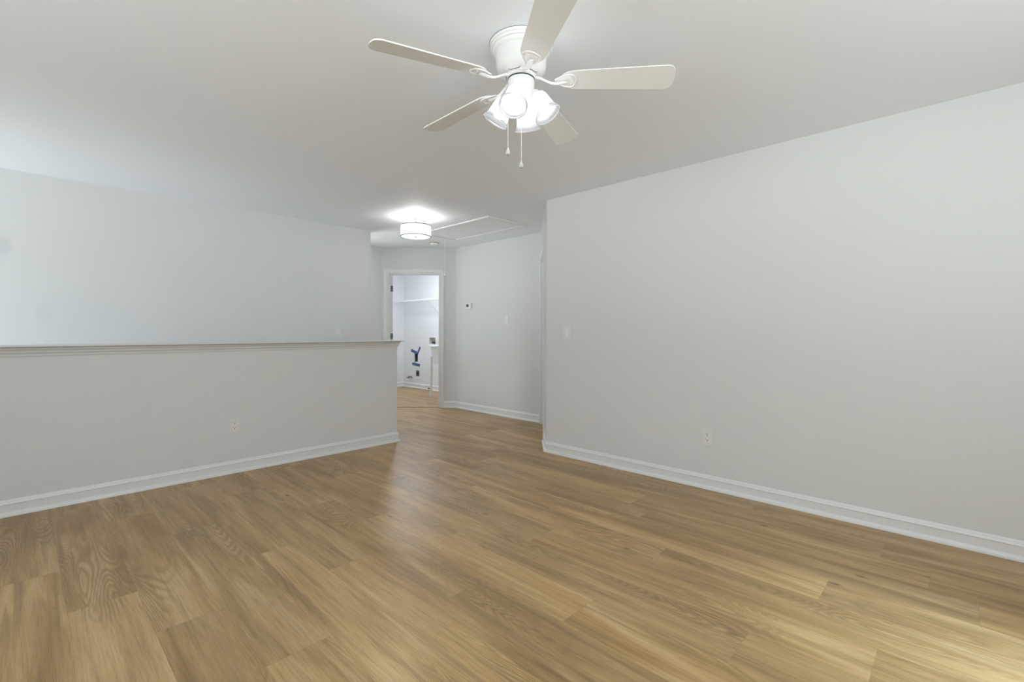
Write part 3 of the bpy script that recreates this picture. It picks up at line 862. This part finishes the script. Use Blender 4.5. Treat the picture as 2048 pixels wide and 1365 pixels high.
def outlet(name, label, mw):
    t = thing(name, label, 'outlet', mw)
    link('cover_plate', plate_bm(0.076, 0.122), M['plate'], t)
    for s in (1, -1):
        bm = bmesh.new()
        # rounded receptacle face
        g = bmesh.new(); pts = []
        for k in range(32):
            a = 2 * math.pi * k / 32; x = 0.0172 * math.cos(a); z = max(-0.0135, min(0.0135, 0.0172 * math.sin(a))); pts.append((x, z))
        lo = [g.verts.new((x, -0.0048, z + s * 0.0195)) for x, z in pts]; hi = [g.verts.new((x, -0.0072, z + s * 0.0195)) for x, z in pts]
        g.faces.new(hi)
        for i in range(32): g.faces.new((lo[i], lo[(i + 1) % 32], hi[(i + 1) % 32], hi[i]))
        merge(bm, g)
        rec = link('receptacle', bm, M['plastic'], t)
        bm = bmesh.new(); zc = s * 0.0195
        box(bm, -0.0078, -0.0077, zc - 0.0015, -0.0048, -0.0068, zc + 0.0090)
        link('slot', bm, M['dark'], rec); bm = bmesh.new()
        box(bm, 0.0050, -0.0077, zc - 0.0005, 0.0078, -0.0068, zc + 0.0080)
        link('slot', bm, M['dark'], rec); bm = bmesh.new()
        lathe(bm, [(0, 0), (0.0031, 0), (0.0031, 0.0009), (0, 0.0009)], 14, Matrix.Translation((0, -0.0068, zc - 0.0072)) @ Matrix.Rotation(R(90), 4, 'X'))
        link('ground_hole', bm, M['dark'], rec)
    bm = bmesh.new(); lathe(bm, [(0, 0), (0.0032, 0), (0.0028, 0.0012), (0, 0.0014)], 12, Matrix.Translation((0, -0.0048, 0)) @ Matrix.Rotation(R(90), 4, 'X')); link('screw', bm, M['plastic'], t)
    return t

def rocker_switch(name, label, mw):
    t = thing(name, label, 'light switch', mw)
    link('cover_plate', plate_bm(0.074, 0.120, 0.0055), M['plate'], t)
    bm = bmesh.new()
    for a in ((-0.0172, -0.0068, -0.0345, -0.0157, -0.004, 0.0345), (0.0157, -0.0068, -0.0345, 0.0172, -0.004, 0.0345), (-0.0172, -0.0068, 0.033, 0.0172, -0.004, 0.0345), (-0.0172, -0.0068, -0.0345, 0.0172, -0.004, -0.033)): box(bm, *a)
    link('bezel', bm, M['plate'], t)
    bm = bmesh.new()
    g = bmesh.new()
    secs = [(-0.0325, -0.0105), (0.0, -0.0068), (0.0325, -0.0058)]
    A = [[g.verts.new((x, y, z)) for x in (-0.0150, 0.0150)] for z, y in secs]; B = [[g.verts.new((x, -0.003, z)) for x in (-0.0150, 0.0150)] for z, y in secs]
    for i in range(2):
        g.faces.new((A[i][0], A[i][1], A[i + 1][1], A[i + 1][0])); g.faces.new((A[i][0], A[i + 1][0], B[i + 1][0], B[i][0])); g.faces.new((A[i][1], B[i][1], B[i + 1][1], A[i + 1][1]))
    g.faces.new((A[0][0], B[0][0], B[0][1], A[0][1])); g.faces.new((A[2][0], A[2][1], B[2][1], B[2][0]))
    merge(bm, g)
    link('rocker', bm, M['plastic'], t)
    return t

def toggle_switch(name, label, mw, zpl=0.0):
    t = thing(name, label, 'light switch', mw)
    link('cover_plate', plate_bm(0.070, 0.115, 0.006), M['plate'], t)
    bm = bmesh.new(); box(bm, -0.006, -0.0075, -0.0135, 0.006, -0.004, 0.0135); link('toggle_slot', bm, M['plate'], t)
    bm = bmesh.new()
    X = Matrix.Translation((0, -0.006, 0.0)) @ Matrix.Rotation(R(28), 4, 'X')
    box(bm, -0.0042, -0.016, -0.0045, 0.0042, 0.0, 0.0045, X, bev=0.001); link('toggle', bm, M['plastic'], t)
    for z in (0.030, -0.030):
        bm = bmesh.new(); lathe(bm, [(0, 0), (0.003, 0), (0.0026, 0.0012), (0, 0.0014)], 12, Matrix.Translation((0, -0.0058, z)) @ Matrix.Rotation(R(90), 4, 'X'))
        link('screw', bm, M['plastic'], t)
    return t

outlet('wall_outlet', 'white duplex outlet low on the half wall', W_HALF(1.214, 0.386))
outlet('wall_outlet', 'white duplex outlet low on the long right-hand wall', W_RIGHT(1.366, 0.381))
rocker_switch('light_switch', 'white rocker switch on the right-hand wall near its far corner', W_RIGHT(2.668, 1.153))
toggle_switch('light_switch', 'white switch on the left wall just above the half wall cap', W_LEFT(2.636, 1.163))
toggle_switch('light_switch', 'white toggle switch on the hall wall to the right of the thermostat', W_HALL(4.505, 1.325))

th = thing('thermostat', 'small white thermostat with dark display on the hall wall', 'thermostat', W_HALL(5.285, 1.547))
bm = bmesh.new(); box(bm, -0.058, -0.026, -0.043, 0.058, 0.0, 0.040, bev=0.008); link('thermostat_body', bm, M['plastic'], th, smooth=True)
bm = bmesh.new(); box(bm, -0.040, -0.0272, -0.018, 0.014, -0.0255, 0.024, bev=0.0005); link('display', bm, M['screen'], th)
for k in range(3):
    bm = bmesh.new(); box(bm, 0.024, -0.0275, -0.016 + 0.014 * k, 0.045, -0.0255, -0.008 + 0.014 * k, bev=0.0008); link('button', bm, M['plate'], th)

# ------------------------------------------------------------------ laundry room contents
# wire shelf
ws = thing('wire_shelf', 'white ventilated wire shelf high on the laundry walls', 'shelf', Matrix.Translation((XF, YN, 1.79)))
bm = bmesh.new()
sh_y0, sh_y1 = -0.004, -2.9
for xw, zw, rr in ((-0.004, 0.0, 0.003), (-0.15, 0.0, 0.003), (-0.300, 0.004, 0.0035), (-0.300, -0.026, 0.0035)):
    tube(bm, [(xw, sh_y0, zw), (xw, sh_y1, zw)], rr, 6)
yy = sh_y0 - 0.01
while yy > sh_y1:
    tube(bm, [(-0.004, yy, 0.004), (-0.300, yy, 0.006), (-0.3025, yy, -0.028)], 0.0015, 4); yy -= 0.0254
link('wire_deck', bm, M['wire'], ws)
for yb in (-1.24, -2.4):
    bm = bmesh.new()
    tube(bm, [(-0.288, yb, -0.010), (-0.275, yb, -0.022), (-0.012, yb, -0.275), (-0.004, yb, -0.290)], 0.0055, 8)
    box(bm, -0.006, yb - 0.009, -0.31, 0.0, yb + 0.009, -0.262)
    link('shelf_bracket', bm, M['wire'], ws)
for x0_, x1_, z0_ in ((-0.310, -0.285, -0.034), (-0.02, 0.0, -0.012)):
    bm = bmesh.new(); box(bm, x0_, -0.006, z0_, x1_, 0.0, 0.010); link('wall_clip', bm, M['wire'], ws)

# utility tub
ut = thing('utility_sink', 'white plastic laundry tub on tapered legs behind the door frame', 'sink', Matrix.Translation((5.31, 6.62, 0)))
rx, ry, zt = 0.285, 0.290, 0.925
bm = bmesh.new()
def rrect(hx_, hy_, r_, z_, n=6):
    o = []
    for cx_, cy_, a0 in ((hx_ - r_, hy_ - r_, 0), (-hx_ + r_, hy_ - r_, 90), (-hx_ + r_, -hy_ + r_, 180), (hx_ - r_, -hy_ + r_, 270)):
        for k in range(n + 1):
            a = R(a0 + 90 * k / n); o.append((cx_ + r_ * math.cos(a), cy_ + r_ * math.sin(a), z_))
    return o
lay = [rrect(rx, ry, 0.04, zt - 0.028), rrect(rx, ry, 0.04, zt - 0.004), rrect(rx - 0.004, ry - 0.004, 0.038, zt), rrect(rx - 0.035, ry - 0.035, 0.035, zt), rrect(rx - 0.040, ry - 0.040, 0.033, zt - 0.006),
       rrect(rx - 0.075, ry - 0.075, 0.05, 0.60), rrect(0.03, 0.03, 0.02, 0.585)]
lo2 = [rrect(0.035, 0.035, 0.02, 0.575), rrect(rx - 0.065, ry - 0.065, 0.05, 0.590), rrect(rx - 0.028, ry - 0.028, 0.035, zt - 0.028)]
allr = [[bm.verts.new(p) for p in L_] for L_ in lay + lo2]
for A, B in zip(allr, allr[1:] + allr[:1]):
    n = len(A)
    for i in range(n): bm.faces.new((A[i], A[(i + 1) % n], B[(i + 1) % n], B[i]))
link('basin', bm, M['tub'], ut, smooth=True)
for sx in (-1, 1):
    for sy in (-1, 1):
        bm = bmesh.new()
        x_, y_ = sx * (rx - 0.045), sy * (ry - 0.045)
        tube(bm, [(x_, y_, 0.72), (x_, y_, 0.58), (x_, y_, 0.02), (x_, y_, 0.0)], [0.028, 0.026, 0.021, 0.021], 14)
        link('leg', bm, M['tub'], ut, smooth=True)
bm = bmesh.new(); tube(bm, [(0, 0, 0.585), (0, 0, 0.47), (0.02, 0, 0.42), (0.06, 0, 0.40), (0.10, 0, 0.42), (0.12, 0, 0.47), (0.31, 0, 0.48)], 0.019, 12); link('drain_pipe', bm, M['tub'], ut, smooth=True)

# washer box
wb = thing('washer_outlet_box', 'recessed white washer supply box with valves above the laundry tub', 'outlet box', W_LAUN(7.585, 0.98))
bm = bmesh.new()
for a in ((-0.125, -0.006, -0.085, -0.105, 0.001, 0.085), (0.105, -0.006, -0.085, 0.125, 0.001, 0.085), (-0.105, -0.006, 0.065, 0.105, 0.001, 0.085), (-0.105, -0.006, -0.085, 0.105, 0.001, -0.065)): box(bm, *a)
link('box_frame', bm, M['plastic'], wb)
bm = bmesh.new()
for a in ((-0.105, 0.0, -0.065, -0.102, 0.085, 0.065), (0.102, 0.0, -0.065, 0.105, 0.085, 0.065), (-0.105, 0.0, 0.062, 0.105, 0.085, 0.065), (-0.105, 0.0, -0.065, 0.105, 0.085, -0.062), (-0.105, 0.082, -0.065, 0.105, 0.085, 0.065)): box(bm, *a)
link('box_recess', bm, M['plate'], wb)
for x_ in (-0.045, 0.005, 0.055):
    bm = bmesh.new(); tube(bm, [(x_, 0.045, -0.062), (x_, 0.045, -0.020)], 0.012, 12); tube(bm, [(x_, 0.045, -0.030), (x_, 0.005, -0.035)], 0.009, 10); box(bm, x_ - 0.020, 0.035, -0.022, x_ + 0.020, 0.055, -0.012)
    link('valve', bm, M['hinge'], wb)

# dryer vent
dv = thing('dryer_vent_opening', 'tall dark recessed dryer vent hole edged with blue tape', 'vent', W_LAUN(8.14, 0.6425))
bm = bmesh.new()
for a in ((-0.055, 0.0, -0.0975, -0.052, 0.11, 0.0975), (0.052, 0.0, -0.0975, 0.055, 0.11, 0.0975), (-0.055, 0.0, 0.0945, 0.055, 0.11, 0.0975), (-0.055, 0.0, -0.0975, 0.055, 0.11, -0.0945), (-0.055, 0.107, -0.0975, 0.055, 0.110, 0.0975)): box(bm, *a)
link('vent_duct', bm, M['duct'], dv)
bm = bmesh.new(); lathe(bm, [(0.0, 0.0), (0.044, 0.0), (0.044, -0.006), (0, -0.006)], 28, Matrix.Translation((0, 0.100, 0.035)) @ Matrix.Rotation(R(-90), 4, 'X')); link('duct_pipe', bm, M['dark'], dv)
def tape(label, y0, z0, y1, z1, wd):
    """strip of tape on the far laundry wall from (y0,z0) to (y1,z1)"""
    a = Vector((y0, z0)); b = Vector((y1, z1)); c = (a + b) / 2; L = (b - a).length
    ang = math.atan2((b - a).y, -(b - a).x)
    mw = W_LAUN(c.x, c.y) @ Matrix.Rotation(-ang, 4, 'Y')
    bm = bmesh.new()
    box(bm, -L / 2, -0.0012, -wd / 2, L / 2, 0.0, wd / 2)
    o = link('painters_tape', bm, M['tape']); o.matrix_world = mw
    return tag(o, label, 'tape', 'blue tape strips round the dryer vent')
tape('short blue tape strip slanting down to the vent from its upper left', 8.325, 0.775, 8.115, 0.722, 0.062)
tape('blue tape strip rising steeply to the right above the vent', 8.000, 0.850, 8.095, 0.710, 0.050)
tape('vertical blue tape strip down the left side of the vent', 8.185, 0.715, 8.175, 0.525, 0.036)
tape('horizontal blue tape strip below the dryer vent', 8.282, 0.497, 8.010, 0.470, 0.058)

# dryer outlet
do = thing('dryer_outlet', 'dark metal dryer outlet with black round socket low on laundry wall', 'outlet', W_LAUN(8.085, 0.308))
bm = bmesh.new(); box(bm, -0.052, -0.006, -0.058, 0.052, 0.0, 0.058, bev=0.002); link('cover_plate', bm, M['steel_plate'], do)
bm = bmesh.new(); lathe(bm, [(0, 0), (0.030, 0), (0.029, 0.008), (0, 0.009)], 28, Matrix.Translation((0, -0.005, 0)) @ Matrix.Rotation(R(90), 4, 'X')); link('socket_face', bm, M['dark'], do, smooth=True)

# capped gas stub
gs = thing('gas_valve', 'small metal gas stub with lever low on laundry wall', 'gas valve', W_LAUN(8.30, 0.212))
bm = bmesh.new(); tube(bm, [(0, 0.0, 0.0), (0, -0.09, 0.0)], 0.011, 12); tube(bm, [(0, -0.09, 0), (0, -0.115, 0)], 0.017, 8); tube(bm, [(0, -0.05, 0), (0, -0.07, 0)], 0.018, 8)
link('pipe_stub', bm, M['nickel'], gs, smooth=True)
bm = bmesh.new(); box(bm, -0.012, -0.075, 0.016, 0.045, -0.045, 0.030, bev=0.002); link('lever', bm, M['nickel'], gs)
bm = bmesh.new(); lathe(bm, [(0, 0), (0.026, 0), (0.022, 0.006), (0.012, 0.007), (0, 0.007)], 24, Matrix.Rotation(R(90), 4, 'X')); link('escutcheon', bm, M['nickel'], gs, smooth=True)

# door stop on the baseboard
ds = thing('door_stop', 'small black door stop with white tip on laundry baseboard', 'door stop', W_LAUN(7.66, 0.035))
bm = bmesh.new(); tube(bm, [(0, -0.014, 0.0), (0, -0.070, 0.0)], [0.013, 0.009], 12); link('spring', bm, M['dark'], ds, smooth=True)
bm = bmesh.new(); tube(bm, [(0, -0.068, 0.0), (0, -0.088, 0.0)], [0.012, 0.012], 12); link('rubber_tip', bm, M['plastic'], ds, smooth=True)

# laundry ceiling lamp (out of the frame, above the door head)
ll = thing('dome_light', 'round white flush dome light on the laundry ceiling', 'ceiling light', Matrix.Translation((4.6, 6.95, H)))
bm = bmesh.new(); lathe(bm, [(0, -0.001), (0.150, -0.001), (0.150, -0.018), (0.146, -0.022), (0, -0.022)], 48); link('lamp_base', bm, M['fan'], ll, smooth=True)
M['dome'] = emis('lit_laundry_dome', (0.90, 0.96, 1.0), LAUNDRY_W)
bm = bmesh.new(); lathe(bm, [(0.142, -0.0225), (0.138, -0.045), (0.115, -0.070), (0.07, -0.088), (0, -0.095)], 48); link('dome', bm, M['dome'], ll, smooth=True)
